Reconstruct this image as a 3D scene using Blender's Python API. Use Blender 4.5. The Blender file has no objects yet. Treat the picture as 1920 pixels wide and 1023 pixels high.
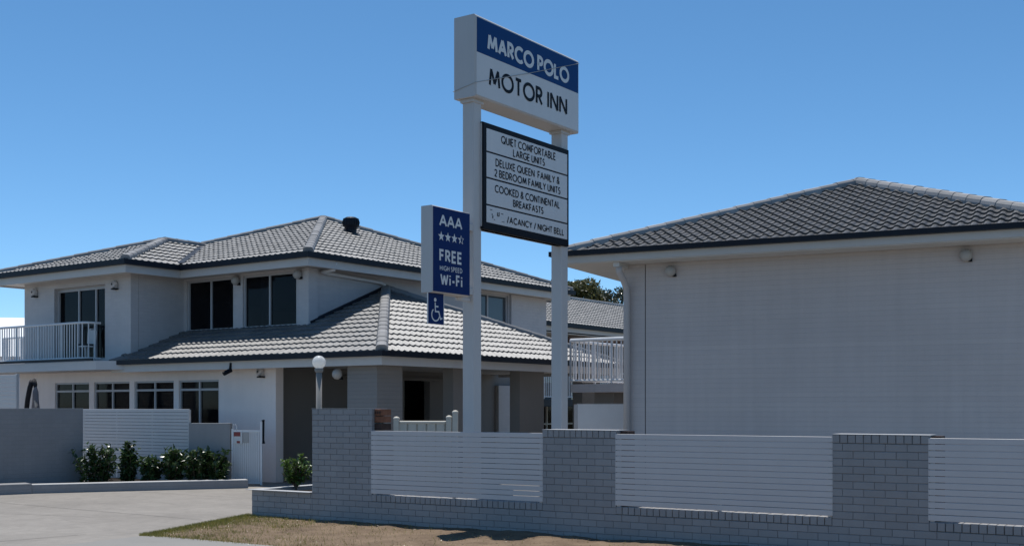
import bpy, bmesh, math, random
from mathutils import Vector, Matrix
random.seed(7)
D = bpy.data; SC = bpy.context.scene; COL = SC.collection
R = math.radians

# ------------------------------------------------------------------ camera, light, exposure
cam_d = D.cameras.new('camera'); cam = D.objects.new('camera', cam_d); COL.objects.link(cam)
cam.location = (0, 0, 1.7); cam.rotation_euler = (R(90), 0, 0)
cam_d.lens = 41.25; cam_d.sensor_width = 36; cam_d.shift_y = 0.1315
cam_d.clip_start = 0.1; cam_d.clip_end = 6000
SC.camera = cam

SUN_EL = R(74); SX, SY = -0.28, 0.96                     # horizontal direction towards the sun
w = D.worlds.new('World'); SC.world = w; w.use_nodes = True
nt = w.node_tree
sky = nt.nodes.new('ShaderNodeTexSky'); sky.sky_type = 'NISHITA'; sky.sun_disc = False
sky.sun_elevation = SUN_EL; sky.sun_rotation = math.atan2(SX, SY)
sky.altitude = 0; sky.air_density = 0.62; sky.dust_density = 0.0; sky.ozone_density = 5.5
bg = nt.nodes['Background']; bg.inputs['Strength'].default_value = 0.15
hs = nt.nodes.new('ShaderNodeHueSaturation'); hs.inputs['Saturation'].default_value = 1.1; hs.inputs['Hue'].default_value = 0.49; hs.inputs['Value'].default_value = 1.0
nt.links.new(sky.outputs[0], hs.inputs['Color']); nt.links.new(hs.outputs[0], bg.inputs['Color'])
sl = D.lights.new('sun', 'SUN'); sun = D.objects.new('sun', sl); COL.objects.link(sun)
sl.energy = 4.6; sl.angle = R(0.5); sl.color = (1.0, 0.965, 0.91)
_h = math.hypot(SX, SY)
sdir = Vector((SX/_h*math.cos(SUN_EL), SY/_h*math.cos(SUN_EL), math.sin(SUN_EL)))
sun.rotation_euler = sdir.to_track_quat('Z', 'Y').to_euler()
sun.location = (-5, 20, 30)
vs = SC.view_settings
vs.view_transform = 'Standard'; vs.look = 'None'; vs.exposure = 0.0; vs.gamma = 1

# ------------------------------------------------------------------ materials
MATS = {}
def N(nt, t, **kw):
    n = nt.nodes.new(t)
    for k, v in kw.items(): setattr(n, k, v)
    return n
def mat(name, rgb, rough=0.6, var=0.08, scale=2.0, fine=0.0, fscale=60, bump=0.0, bscale=40, spec=0.4, metal=0.0,
        brick=None, tilerand=0.0, streak=0.0, second=None, blotch=0.0):
    m = D.materials.new(name); m.use_nodes = True; nt = m.node_tree; L = nt.links.new
    b = nt.nodes['Principled BSDF']
    b.inputs['Roughness'].default_value = rough; b.inputs['Specular IOR Level'].default_value = spec
    b.inputs['Metallic'].default_value = metal
    tc = N(nt, 'ShaderNodeTexCoord')
    n1 = N(nt, 'ShaderNodeTexNoise'); n1.inputs['Scale'].default_value = scale; n1.inputs['Detail'].default_value = 6
    n1.inputs['Roughness'].default_value = 0.6
    L(tc.outputs['Object'], n1.inputs['Vector'])
    mx = N(nt, 'ShaderNodeMix', data_type='RGBA')
    lo = [c*(1-var) for c in rgb] if second is None else rgb
    hi = [min(1, c*(1+var)) for c in rgb] if second is None else second
    mx.inputs[6].default_value = (*lo, 1); mx.inputs[7].default_value = (*hi, 1)
    rp = N(nt, 'ShaderNodeMapRange'); rp.inputs[1].default_value = 0.3; rp.inputs[2].default_value = 0.7
    L(n1.outputs['Fac'], rp.inputs[0]); L(rp.outputs[0], mx.inputs[0])
    col = mx.outputs[2]
    def mul(col, fac_socket, lo, hi):
        r = N(nt, 'ShaderNodeMapRange'); r.inputs[3].default_value = lo; r.inputs[4].default_value = hi
        L(fac_socket, r.inputs[0])
        q = N(nt, 'ShaderNodeMix', data_type='RGBA', blend_type='MULTIPLY'); q.inputs[0].default_value = 1
        L(col, q.inputs[6]); L(r.outputs[0], q.inputs[7]); return q.outputs[2]
    if fine:
        n2 = N(nt, 'ShaderNodeTexNoise'); n2.inputs['Scale'].default_value = fscale; n2.inputs['Detail'].default_value = 3
        L(tc.outputs['Object'], n2.inputs['Vector']); col = mul(col, n2.outputs['Fac'], 1-fine, 1+fine)
    if streak:
        mp = N(nt, 'ShaderNodeMapping'); mp.inputs['Scale'].default_value = (6, 6, 0.35)
        L(tc.outputs['Object'], mp.inputs['Vector'])
        n3 = N(nt, 'ShaderNodeTexNoise'); n3.inputs['Scale'].default_value = 1.3; n3.inputs['Detail'].default_value = 4
        L(mp.outputs[0], n3.inputs['Vector']); col = mul(col, n3.outputs['Fac'], 1-streak, 1+streak)
    if tilerand:
        at = N(nt, 'ShaderNodeAttribute', attribute_name='piece'); col = mul(col, at.outputs['Fac'], 1-tilerand, 1+tilerand)
    if blotch:
        n5 = N(nt, 'ShaderNodeTexNoise'); n5.inputs['Scale'].default_value = 3.2; n5.inputs['Detail'].default_value = 8; n5.inputs['Roughness'].default_value = 0.7; n5.inputs['Distortion'].default_value = 1.2
        L(tc.outputs['Object'], n5.inputs['Vector']); col = mul(col, n5.outputs['Fac'], 1-blotch*1.3, 1+blotch*1.3)
    hgt = None
    if bump:
        n4 = N(nt, 'ShaderNodeTexNoise'); n4.inputs['Scale'].default_value = bscale; n4.inputs['Detail'].default_value = 4
        L(tc.outputs['Object'], n4.inputs['Vector'])
        bp = N(nt, 'ShaderNodeBump'); bp.inputs['Strength'].default_value = bump; bp.inputs['Distance'].default_value = 0.02
        L(n4.outputs['Fac'], bp.inputs['Height']); hgt = bp.outputs[0]
    if brick:
        depth, dark = brick[:2]
        sp = N(nt, 'ShaderNodeSeparateXYZ'); L(tc.outputs['Object'], sp.inputs[0])
        ad = N(nt, 'ShaderNodeMath', operation='ADD'); L(sp.outputs[0], ad.inputs[0]); L(sp.outputs[1], ad.inputs[1])
        cb = N(nt, 'ShaderNodeCombineXYZ'); L(ad.outputs[0], cb.inputs[0]); L(sp.outputs[2], cb.inputs[1])
        br = N(nt, 'ShaderNodeTexBrick'); br.inputs['Scale'].default_value = 1
        br.inputs['Brick Width'].default_value = brick[2] if len(brick) > 2 else 0.24; br.inputs['Row Height'].default_value = 0.086
        br.inputs['Mortar Size'].default_value = 0.006; br.inputs['Mortar Smooth'].default_value = 0.4
        br.inputs['Color1'].default_value = (1, 1, 1, 1); br.inputs['Color2'].default_value = (0.94, 0.94, 0.95, 1)
        br.inputs['Mortar'].default_value = (dark, dark, dark, 1)
        L(cb.outputs[0], br.inputs['Vector'])
        q = N(nt, 'ShaderNodeMix', data_type='RGBA', blend_type='MULTIPLY'); q.inputs[0].default_value = 1
        L(col, q.inputs[6]); L(br.outputs['Color'], q.inputs[7]); col = q.outputs[2]
        iv = N(nt, 'ShaderNodeMath', operation='SUBTRACT'); iv.inputs[0].default_value = 1; L(br.outputs['Fac'], iv.inputs[1])
        b2 = N(nt, 'ShaderNodeBump'); b2.inputs['Strength'].default_value = 0.8; b2.inputs['Distance'].default_value = depth
        L(iv.outputs[0], b2.inputs['Height'])
        if hgt: L(hgt, b2.inputs['Normal'])
        hgt = b2.outputs[0]
    L(col, b.inputs['Base Color'])
    if hgt: L(hgt, b.inputs['Normal'])
    MATS[name] = m; return m

M_wall = mat('painted_wall', (0.56, 0.535, 0.525), 0.7, 0.04, 1.2, 0.03, 30, 0.15, 60, streak=0.04, brick=(0.003, 0.95))
M_render = mat('rendered_wall', (0.88, 0.79, 0.74), 0.75, 0.04, 1.0, 0.03, 30, 0.2, 70, streak=0.05)
M_wallr = mat('painted_brick_grey', (0.54, 0.485, 0.46), 0.65, 0.06, 0.5, 0.04, 40, 0.15, 60, streak=0.08, brick=(0.0025, 0.965, 40))
M_white = mat('white_timber', (0.56, 0.54, 0.515), 0.5, 0.04, 3, 0.02)
M_trim = mat('white_metal', (0.72, 0.72, 0.72), 0.35, 0.03, 4)
M_wallp = mat('painted_pipe', (0.46, 0.43, 0.42), 0.5, 0.03, 2)
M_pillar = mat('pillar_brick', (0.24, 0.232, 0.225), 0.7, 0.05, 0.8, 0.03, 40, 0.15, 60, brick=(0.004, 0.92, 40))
M_soffit = mat('soffit', (0.55, 0.53, 0.50), 0.8, 0.04, 2)
M_gutter = mat('dark_gutter', (0.016, 0.019, 0.026), 0.45, 0.1, 3, spec=0.15)
M_tile = mat('light_grey_tile', (0.135, 0.134, 0.133), 0.47, 0.17, 0.9, 0.12, 45, 0.3, 80, tilerand=0.16, spec=0.8)
M_tiled = mat('dark_grey_tile', (0.075, 0.074, 0.074), 0.5, 0.12, 1.3, 0.12, 45, 0.3, 80, tilerand=0.16)
M_cap = mat('ridge_tile', (0.235, 0.23, 0.225), 0.55, 0.1, 3, 0.08, tilerand=0.15)
M_capd = mat('ridge_tile_grey', (0.30, 0.295, 0.29), 0.55, 0.1, 3, 0.08, tilerand=0.15)
M_glass = mat('dark_glass', (0.004, 0.005, 0.007), 0.05, 0.2, 0.7, spec=0.22, second=(0.022, 0.022, 0.026))
def seethrough(m, k):
    nt = m.node_tree; bs = nt.nodes['Principled BSDF']; t = nt.nodes.new('ShaderNodeBsdfTransparent'); x = nt.nodes.new('ShaderNodeMixShader'); x.inputs[0].default_value = k
    t.inputs[0].default_value = (.55, .56, .58, 1); nt.links.new(bs.outputs[0], x.inputs[1]); nt.links.new(t.outputs[0], x.inputs[2]); nt.links.new(x.outputs[0], nt.nodes['Material Output'].inputs['Surface'])
seethrough(M_glass, 0.55)
M_curtain = mat('curtain', (0.30, 0.30, 0.31), 0.9, 0.15, 5)
M_glassb = mat('curtained_glass', (0.07, 0.085, 0.10), 0.06, 0.15, 0.6, spec=0.5)
M_frame = mat('window_frame', (0.45, 0.45, 0.46), 0.4, 0.03)
M_fbrick = mat('fence_brick_paint', (0.29, 0.285, 0.285), 0.55, 0.06, 1.0, 0.05, 50, 0.25, 70, tilerand=0.05, streak=0.07)
M_mortar = mat('fence_mortar', (0.17, 0.17, 0.175), 0.8, 0.1, 8)
M_fcap = mat('fence_top_paint', (0.42, 0.42, 0.42), 0.6, 0.1, 4, 0.1, 40)
M_slat = mat('slat_metal', (0.56, 0.53, 0.515), 0.42, 0.03, 1.5, 0.02, streak=0.03)
M_lwall = mat('grey_blue_render', (0.25, 0.25, 0.255), 0.7, 0.06, 0.8, 0.04, 30, 0.2, 50, streak=0.06, brick=(0.003, 0.93))
M_conc = mat('driveway_concrete', (0.258, 0.238, 0.214), 0.85, 0.13, 0.45, 0.13, 70, 0.35, 60, spec=0.2, blotch=0.24)
M_path = mat('footpath_concrete', (0.25, 0.24, 0.225), 0.85, 0.08, 0.8, 0.12, 90, 0.3, 70, spec=0.2)
M_joint = mat('joint_line', (0.10, 0.09, 0.085), 0.9, 0.2, 6)
M_dirt = mat('dry_soil', (0.135, 0.097, 0.067), 0.95, 0.1, 2.2, 0.3, 45, 0.9, 35, spec=0.1, second=(0.235, 0.172, 0.118))
M_ground = mat('rough_grass', (0.08, 0.075, 0.04), 0.95, 0.1, 0.3, 0.3, 20, second=(0.13, 0.115, 0.065), spec=0.1)
M_soil = mat('garden_soil', (0.025, 0.020, 0.016), 0.95, 0.2, 6, 0.3, 50, 0.8, 40, spec=0.1)
M_road = mat('asphalt', (0.055, 0.055, 0.057), 0.85, 0.12, 0.8, 0.25, 90, 0.4, 120, spec=0.2)
M_sign = mat('sign_white', (0.57, 0.535, 0.51), 0.4, 0.03, 1.5, 0.015, streak=0.03)
M_face = mat('sign_face', (0.70, 0.665, 0.64), 0.35, 0.03, 1.5, 0.015, streak=0.04)
M_blue = mat('sign_blue', (0.005, 0.052, 0.18), 0.5, 0.05, 1.5, spec=0.12)
M_navy = mat('plate_navy', (0.006, 0.026, 0.12), 0.5, 0.06, 1.5, spec=0.12)
M_black = mat('sign_black', (0.010, 0.011, 0.015), 0.5, 0.1, 4, spec=0.12)
M_letter = mat('letter_silver', (0.74, 0.72, 0.70), 0.4, 0.03, 4)
M_orange = mat('raw_brick', (0.22, 0.095, 0.055), 0.85, 0.25, 12, 0.2, 60, 0.5, 60)
M_rawd = mat('raw_brick_dark', (0.06, 0.035, 0.028), 0.85, 0.25, 12, 0.2)
M_cream = mat('cream_steel', (0.56, 0.52, 0.44), 0.6, 0.04, 3)
M_lpost = mat('lamp_post_paint', (0.26, 0.25, 0.235), 0.9, 0.05, 5)
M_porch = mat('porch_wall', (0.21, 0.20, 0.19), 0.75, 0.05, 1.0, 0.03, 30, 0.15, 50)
M_globe = mat('opal_globe', (0.62, 0.62, 0.61), 0.25, 0.02)
def translucent(m, k):
    nt = m.node_tree; bs = nt.nodes['Principled BSDF']; t = nt.nodes.new('ShaderNodeBsdfTranslucent'); x = nt.nodes.new('ShaderNodeMixShader'); x.inputs[0].default_value = k
    t.inputs[0].default_value = (.9, .9, .88, 1); nt.links.new(bs.outputs[0], x.inputs[1]); nt.links.new(t.outputs[0], x.inputs[2]); nt.links.new(x.outputs[0], nt.nodes['Material Output'].inputs['Surface'])
M_opal = mat('opal_glass', (0.85, 0.85, 0.84), 0.25, 0.01); translucent(M_opal, 0.6)
M_bulk = mat('bulkhead_lamp', (0.40, 0.385, 0.365), 0.4, 0.03)
M_dgrey = mat('dark_fabric', (0.02, 0.02, 0.024), 0.8, 0.2, 6)
M_gfab = mat('grey_fabric', (0.20, 0.19, 0.20), 0.85, 0.15, 6)
M_shed = mat('white_roofing', (0.85, 0.85, 0.84), 0.4, 0.03, 1)
M_red = mat('sign_red', (0.26, 0.05, 0.045), 0.5, 0.1, 6)
M_brown = mat('brown_timber', (0.10, 0.05, 0.035), 0.7, 0.2, 4)
M_stem = mat('stem', (0.10, 0.07, 0.045), 0.8, 0.2, 8)
def leafmat(name, a, b, tr=0.35):
    m = mat(name, a, 0.32, 0.1, 5, second=b, spec=0.5, tilerand=0.35)
    bs = m.node_tree.nodes['Principled BSDF']
    try: bs.inputs['Subsurface Weight'].default_value = 0.0
    except Exception: pass
    nt = m.node_tree; out = nt.nodes['Material Output']
    t = nt.nodes.new('ShaderNodeBsdfTranslucent'); mixs = nt.nodes.new('ShaderNodeMixShader'); mixs.inputs[0].default_value = tr
    src = bs.inputs['Base Color'].links[0].from_socket
    nt.links.new(src, t.inputs['Color']); nt.links.new(bs.outputs[0], mixs.inputs[1]); nt.links.new(t.outputs[0], mixs.inputs[2])
    nt.links.new(mixs.outputs[0], out.inputs['Surface']); return m
M_leafd = leafmat('dark_leaf', (0.018, 0.042, 0.014), (0.055, 0.095, 0.028), 0.2)
M_leafg = leafmat('green_leaf', (0.05, 0.11, 0.022), (0.12, 0.18, 0.04), 0.3)
M_leafo = leafmat('olive_leaf', (0.10, 0.10, 0.035), (0.16, 0.15, 0.065), 0.35)
M_leafs = leafmat('grey_leaf', (0.055, 0.07, 0.045), (0.10, 0.11, 0.08), 0.25)
M_grass = leafmat('dry_grass', (0.17, 0.18, 0.035), (0.30, 0.26, 0.08), 0.3)
M_litter = leafmat('leaf_litter', (0.13, 0.085, 0.05), (0.34, 0.26, 0.16), 0.1)

# ------------------------------------------------------------------ mesh helpers
class MB:
    def __init__(s): s.v = []; s.f = []; s.r = []
    def poly(s, pts, r=0.5):
        i = len(s.v); s.v += [tuple(p) for p in pts]; s.f.append(tuple(range(i, i+len(pts)))); s.r.append(r)
    def box(s, x0, x1, y0, y1, z0, z1, r=0.5):
        i = len(s.v)
        s.v += [(x, y, z) for z in (z0, z1) for y in (y0, y1) for x in (x0, x1)]
        for q in ((0,2,3,1), (4,5,7,6), (0,1,5,4), (2,6,7,3), (0,4,6,2), (1,3,7,5)):
            s.f.append(tuple(i+k for k in q)); s.r.append(r)
    def bbox(s, x0, x1, y0, y1, z0, z1, b=0.004, r=0.5):          # box with chamfered edges on the four y-running and front edges
        i = len(s.v)
        for (yy, d) in ((y0, b), (y0+b, 0), (y1-b, 0), (y1, b)):
            s.v += [(x0+d, yy, z0+d), (x1-d, yy, z0+d), (x1-d, yy, z1-d), (x0+d, yy, z1-d)]
        s.f.append((i, i+1, i+2, i+3)); s.r.append(r)
        s.f.append((i+12, i+15, i+14, i+13)); s.r.append(r)
        for k in range(3):
            for j in range(4):
                a = i+4*k+j; c = i+4*k+(j+1) % 4
                s.f.append((a, a+4, c+4, c)); s.r.append(r)
    def prism(s, pts, z0, z1, r=0.5):
        n = len(pts); i = len(s.v)
        s.v += [(p[0], p[1], z0) for p in pts] + [(p[0], p[1], z1) for p in pts]
        s.f.append(tuple(i+k for k in reversed(range(n)))); s.f.append(tuple(i+n+k for k in range(n)))
        for k in range(n): s.f.append((i+k, i+(k+1) % n, i+n+(k+1) % n, i+n+k))
        s.r += [r]*(n+2)
    def sweep(s, path, o0, o1, z0, z1, closed=False):           # mitred rectangle along a 2D polyline; offsets to the left of travel
        n = len(path); P = [Vector(p) for p in path]; offs = []
        for k in range(n):
            d0 = (P[k]-P[k-1]).normalized() if (k > 0 or closed) else None
            d1 = (P[(k+1) % n]-P[k]).normalized() if (k < n-1 or closed) else None
            if d0 is None: d0 = d1
            if d1 is None: d1 = d0
            n0 = Vector((-d0.y, d0.x)); n1 = Vector((-d1.y, d1.x)); m = (n0+n1); m = m/(1+n0.dot(n1)) if n0.dot(n1) > -0.9 else n0
            offs.append(m)
        i = len(s.v)
        for k in range(n):
            a = P[k]+offs[k]*o0; b = P[k]+offs[k]*o1
            s.v += [(a.x, a.y, z0), (b.x, b.y, z0), (b.x, b.y, z1), (a.x, a.y, z1)]
        for k in range(n if closed else n-1):
            a = i+4*k; b = i+4*((k+1) % n)
            for j in range(4): s.f.append((a+j, b+j, b+(j+1) % 4, a+(j+1) % 4)); s.r.append(0.5)
        if not closed:
            s.f.append((i, i+1, i+2, i+3)); e = i+4*(n-1); s.f.append((e+3, e+2, e+1, e)); s.r += [0.5, 0.5]
    def tube(s, path, rad, n=8, cap=True):
        P = [Vector(p) for p in path]; rr = rad if isinstance(rad, (list, tuple)) else [rad]*len(P)
        i = len(s.v); up = None
        for k, p in enumerate(P):
            d = (P[min(k+1, len(P)-1)]-P[max(k-1, 0)]).normalized()
            if up is None: up = Vector((0, 0, 1)) if abs(d.z) < 0.9 else Vector((1, 0, 0))
            a = d.cross(up).normalized(); b = d.cross(a).normalized(); up = -b if False else b.cross(d).cross(d)*-1 if False else up
            for j in range(n):
                t = 2*math.pi*j/n; q = p+(a*math.cos(t)+b*math.sin(t))*rr[k]; s.v.append(tuple(q))
        for k in range(len(P)-1):
            for j in range(n):
                a = i+k*n+j; b = i+k*n+(j+1) % n; s.f.append((a, b, b+n, a+n)); s.r.append(0.5)
        if cap:
            s.f.append(tuple(i+j for j in reversed(range(n)))); e = i+(len(P)-1)*n; s.f.append(tuple(e+j for j in range(n))); s.r += [0.5, 0.5]
    def lathe(s, prof, c, axis=(0, 0, 1), n=20):
        ax = Vector(axis).normalized(); u = ax.orthogonal().normalized(); v = ax.cross(u); c = Vector(c); i = len(s.v)
        for (r, h) in prof:
            for j in range(n):
                t = 2*math.pi*j/n; s.v.append(tuple(c+ax*h+(u*math.cos(t)+v*math.sin(t))*r))
        for k in range(len(prof)-1):
            for j in range(n):
                a = i+k*n+j; b = i+k*n+(j+1) % n; s.f.append((a, b, b+n, a+n)); s.r.append(0.5)
    def sphere(s, c, r, axis=(0, 0, 1), n=20, sz=1.0):
        m = n//2; s.lathe([(max(1e-4, r*math.sin(math.pi*k/m)), -r*sz*math.cos(math.pi*k/m)) for k in range(m+1)], c, axis, n)
    def wall(s, axis, d0, d1, a0, a1, z0, z1, ops=()):
        A = sorted({a0, a1, *[o[0] for o in ops], *[o[1] for o in ops]}); Z = sorted({z0, z1, *[max(z0, o[2]) for o in ops], *[o[3] for o in ops]})
        P = (lambda a, d, z: (a, d, z)) if axis == 'x' else (lambda a, d, z: (d, a, z))
        def inop(a, z): return any(o[0] < a < o[1] and o[2] < z < o[3] for o in ops)
        for i in range(len(A)-1):
            for j in range(len(Z)-1):
                if inop((A[i]+A[i+1])/2, (Z[j]+Z[j+1])/2): continue
                for d in (d0, d1): s.poly([P(A[i], d, Z[j]), P(A[i+1], d, Z[j]), P(A[i+1], d, Z[j+1]), P(A[i], d, Z[j+1])])
        for o in list(ops)+[(a0, a1, z0, z1)]:
            zz = max(o[2], z0)
            s.poly([P(o[0], d0, zz), P(o[0], d1, zz), P(o[0], d1, o[3]), P(o[0], d0, o[3])])
            s.poly([P(o[1], d0, zz), P(o[1], d1, zz), P(o[1], d1, o[3]), P(o[1], d0, o[3])])
            s.poly([P(o[0], d0, o[3]), P(o[0], d1, o[3]), P(o[1], d1, o[3]), P(o[1], d0, o[3])])
            if o[2] > z0 or o[:2] == (a0, a1): s.poly([P(o[0], d0, zz), P(o[0], d1, zz), P(o[1], d1, zz), P(o[1], d0, zz)])
    def build(s, name, m, parent=None, smooth=False):
        me = D.meshes.new(name); me.from_pydata(s.v, [], s.f); me.update()
        if any(r != 0.5 for r in s.r):
            at = me.attributes.new('piece', 'FLOAT', 'FACE'); at.data.foreach_set('value', s.r)
        else:
            at = me.attributes.new('piece', 'FLOAT', 'FACE'); at.data.foreach_set('value', [0.5]*len(s.f))
        bm = bmesh.new(); bm.from_mesh(me); bmesh.ops.recalc_face_normals(bm, faces=bm.faces); bm.to_mesh(me); bm.free()
        if smooth: me.polygons.foreach_set('use_smooth', [True]*len(me.polygons))
        me.materials.append(m); o = D.objects.new(name, me); COL.objects.link(o)
        if parent: o.parent = parent
        return o

def tag(o, label=None, cat=None, group=None, kind=None):
    if label: o['label'] = label
    if cat: o['category'] = cat
    if group: o['group'] = group
    if kind: o['kind'] = kind
    return o
def thing(name, label, cat, loc=(0, 0, 0), rot=0, group=None):
    o = D.objects.new(name, None); COL.objects.link(o); o.empty_display_size = 0.2
    o.location = loc; o.rotation_euler = (0, 0, R(rot)); return tag(o, label, cat, group)

def tiles(name, m, parent, pts, eave, pitch=0.19, course=0.34, amp=0.022, lift=0.034, style='roll', origin=0.0):
    """Roof tiles laid course by course over one planar slope; pts is a convex outline, eave = (p, q) its lower edge."""
    P = [Vector(p) for p in pts]; e0, e1 = Vector(eave[0]), Vector(eave[1])
    e = (e1-e0).normalized(); n = (P[1]-P[0]).cross(P[2]-P[0]).normalized()
    if n.z < 0: n = -n
    t = n.cross(e)
    if t.z < 0: t = -t
    S = [(p-e0).dot(e) for p in P]; T = [(p-e0).dot(t) for p in P]
    s0 = math.floor((min(S)-origin)/pitch)*pitch+origin; ns = int((max(S)-s0)/pitch)+1; nT = int(max(T)/course)+1
    rnd = random.Random(len(name)+int(abs(e0.x)*10))
    prof = ([(0, 0), (0.16, 0.55), (0.33, 1), (0.5, 0.55), (0.66, 0.05), (0.85, 0)] if style == 'roll' else
            [(0, 0.25), (0.14, 0.8), (0.3, 1), (0.46, 0.75), (0.62, 0.2), (0.82, 0)])
    mb = MB()
    for j in range(nT):
        ta = j*course-(0.05 if j == 0 else 0.0); tb = (j+1)*course
        for i in range(ns):
            r = rnd.random(); jit = rnd.uniform(-0.003, 0.003); b = s0+i*pitch
            row = []
            for (u, h) in prof+[(1.0, prof[0][1])]:
                q = e0+e*(b+u*pitch); hh = h*amp
                row.append((q+t*ta+n*(hh-0.012), q+t*ta+n*(hh+lift+jit), q+t*tb+n*(hh+jit*0.5)))
            for k in range(len(row)-1):
                a, c = row[k], row[k+1]
                mb.poly([a[0], c[0], c[1], a[1]], r); mb.poly([a[1], c[1], c[2], a[2]], r)
    me = D.meshes.new(name); me.from_pydata(mb.v, [], mb.f)
    bm = bmesh.new(); bm.from_mesh(me); lay = bm.faces.layers.float.new('piece')
    for f, r in zip(bm.faces, mb.r): f[lay] = r
    cen = sum(P, Vector())/len(P)
    for k in range(len(P)):
        a, b = P[k], P[(k+1) % len(P)]
        if abs((a-e0).dot(t)) < 0.01 and abs((b-e0).dot(t)) < 0.01: continue
        no = (b-a).cross(n).normalized()
        if (cen-a).dot(no) > 0: no = -no
        bmesh.ops.bisect_plane(bm, geom=bm.verts[:]+bm.edges[:]+bm.faces[:], plane_co=a, plane_no=no, clear_outer=True)
    fs = bm.faces.new([bm.verts.new(p-n*0.03) for p in P]); fs[lay] = 0.5
    bmesh.ops.recalc_face_normals(bm, faces=[fs])
    bm.to_mesh(me); bm.free(); me.materials.append(m)
    o = D.objects.new(name, me); COL.objects.link(o); o.parent = parent; return o

def caps(mb, p0, p1, rad=0.12, step=0.38, rise=0.02, flat=0.75):
    p0, p1 = Vector(p0), Vector(p1); d = p1-p0; ln = d.length; d.normalize()
    a = d.cross(Vector((0, 0, 1))).normalized(); b = a.cross(d); k = 0
    while k*step < ln-0.02:
        t0 = k*step; t1 = min(ln, t0+step+0.03); r = random.random(); jz = random.uniform(-.004, .004)
        rows = []
        for (t, rr) in ((t0, rad), (t1, rad*0.965)):
            c = p0+d*t+b*(rise+jz+(0.007 if t == t0 else 0))
            rows.append([c+a*(rr*math.cos(x))+b*(rr*flat*min(1, 1.25*math.sin(x))) for x in [math.pi*q/8 for q in range(9)]])
        lo = [q-b*0.10 for q in (rows[0][0], rows[0][8], rows[1][0], rows[1][8])]
        for q in range(8): mb.poly([rows[0][q], rows[0][q+1], rows[1][q+1], rows[1][q]], r)
        mb.poly([lo[0], rows[0][0], rows[1][0], lo[2]], r); mb.poly([lo[1], rows[0][8], rows[1][8], lo[3]], r)
        mb.poly(rows[0]+[lo[1], lo[0]], r); mb.poly(rows[1]+[lo[3], lo[2]], r)
        k += 1

# stroke lettering -------------------------------------------------
def arc(cx, cy, rx, ry, a0, a1, n=14): return [(cx+rx*math.cos(R(a0+(a1-a0)*k/n)), cy+ry*math.sin(R(a0+(a1-a0)*k/n))) for k in range(n+1)]
GL = {   # glyph: (width, [strokes]); a stroke that ends where it began is closed
 'A': (0.72, [[(0, 0), (.36, 1), (.72, 0)], [(.13, .33), (.59, .33)]]),
 'B': (0.52, [[(0, 0), (0, 1), (.26, 1)]+arc(.26, .76, .21, .24, 90, -90, 8)+[(.0, .52)], [(.26, .52)]+arc(.27, .26, .25, .26, 90, -90, 8)+[(0, 0)]]),
 'C': (0.74, [arc(.46, .5, .46, .5, 48, 312, 20)]),
 'D': (0.66, [[(0, 0), (0, 1), (.2, 1)]+arc(.2, .5, .46, .5, 90, -90, 14)+[(0, 0)]]),
 'E': (0.46, [[(.46, 1), (0, 1), (0, 0), (.46, 0)], [(0, .52), (.42, .52)]]),
 'F': (0.44, [[(.44, 1), (0, 1), (0, 0)], [(0, .52), (.40, .52)]]),
 'G': (0.82, [arc(.46, .5, .46, .5, 45, 345, 20)+[(.9, .46), (.52, .46)]]),
 'H': (0.62, [[(0, 0), (0, 1)], [(.62, 0), (.62, 1)], [(0, .53), (.62, .53)]]),
 'I': (0.04, [[(.02, 0), (.02, 1)]]),
 'K': (0.58, [[(0, 0), (0, 1)], [(.52, 1), (.06, .5), (.58, 0)]]),
 'L': (0.42, [[(0, 1), (0, 0), (.42, 0)]]),
 'M': (0.84, [[(0, 0), (.12, 1), (.42, .15), (.72, 1), (.84, 0)]]),
 'N': (0.66, [[(0, 0), (0, 1), (.66, 0), (.66, 1)]]),
 'O': (0.96, [arc(.48, .5, .48, .5, 90, 450, 28)]),
 'P': (0.48, [[(0, 0), (0, 1), (.22, 1)]+arc(.22, .74, .25, .26, 90, -90, 8)+[(0, .48)]]),
 'Q': (0.96, [arc(.48, .5, .48, .5, 90, 450, 28), [(.55, .3), (.92, -.06)]]),
 'R': (0.52, [[(0, 0), (0, 1), (.22, 1)]+arc(.22, .74, .25, .26, 90, -90, 8)+[(0, .48)], [(.2, .48), (.52, 0)]]),
 'S': (0.46, [arc(.23, .75, .2, .25, 40, 250, 10)+arc(.22, .26, .24, .26, 80, -140, 10)]),
 'T': (0.5, [[(0, 1), (.5, 1)], [(.25, 1), (.25, 0)]]),
 'U': (0.58, [[(0, 1), (0, .3)]+arc(.29, .3, .29, .3, 180, 360, 10)+[(.58, 1)]]),
 'V': (0.68, [[(0, 1), (.34, 0), (.68, 1)]]),
 'W': (1.0, [[(0, 1), (.25, 0), (.5, .9), (.75, 0), (1, 1)]]),
 'X': (0.6, [[(0, 0), (.6, 1)], [(0, 1), (.6, 0)]]),
 'Y': (0.62, [[(0, 1), (.31, .48), (.62, 1)], [(.31, .48), (.31, 0)]]),
 '&': (0.66, [[(.64, 0), (.14, .68)]+arc(.3, .8, .18, .2, 205, -20, 10)+[(.42, .62), (.1, .4)]+arc(.24, .22, .22, .22, 140, 320, 8)+[(.6, .42)]]),
 '/': (0.34, [[(0, -.05), (.34, 1.05)]]),
 '2': (0.5, [arc(.25, .73, .24, .27, 170, -35, 10)+[(0, 0), (.5, 0)]]),
 '-': (0.32, [[(0, .38), (.32, .38)]]),
 'i': (0.04, [[(.02, 0), (.02, .68)], [(.02, .84), (.02, .98)]]),
 '\\': (0.34, [[(0, 0), (.34, 1)]]),
}
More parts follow.
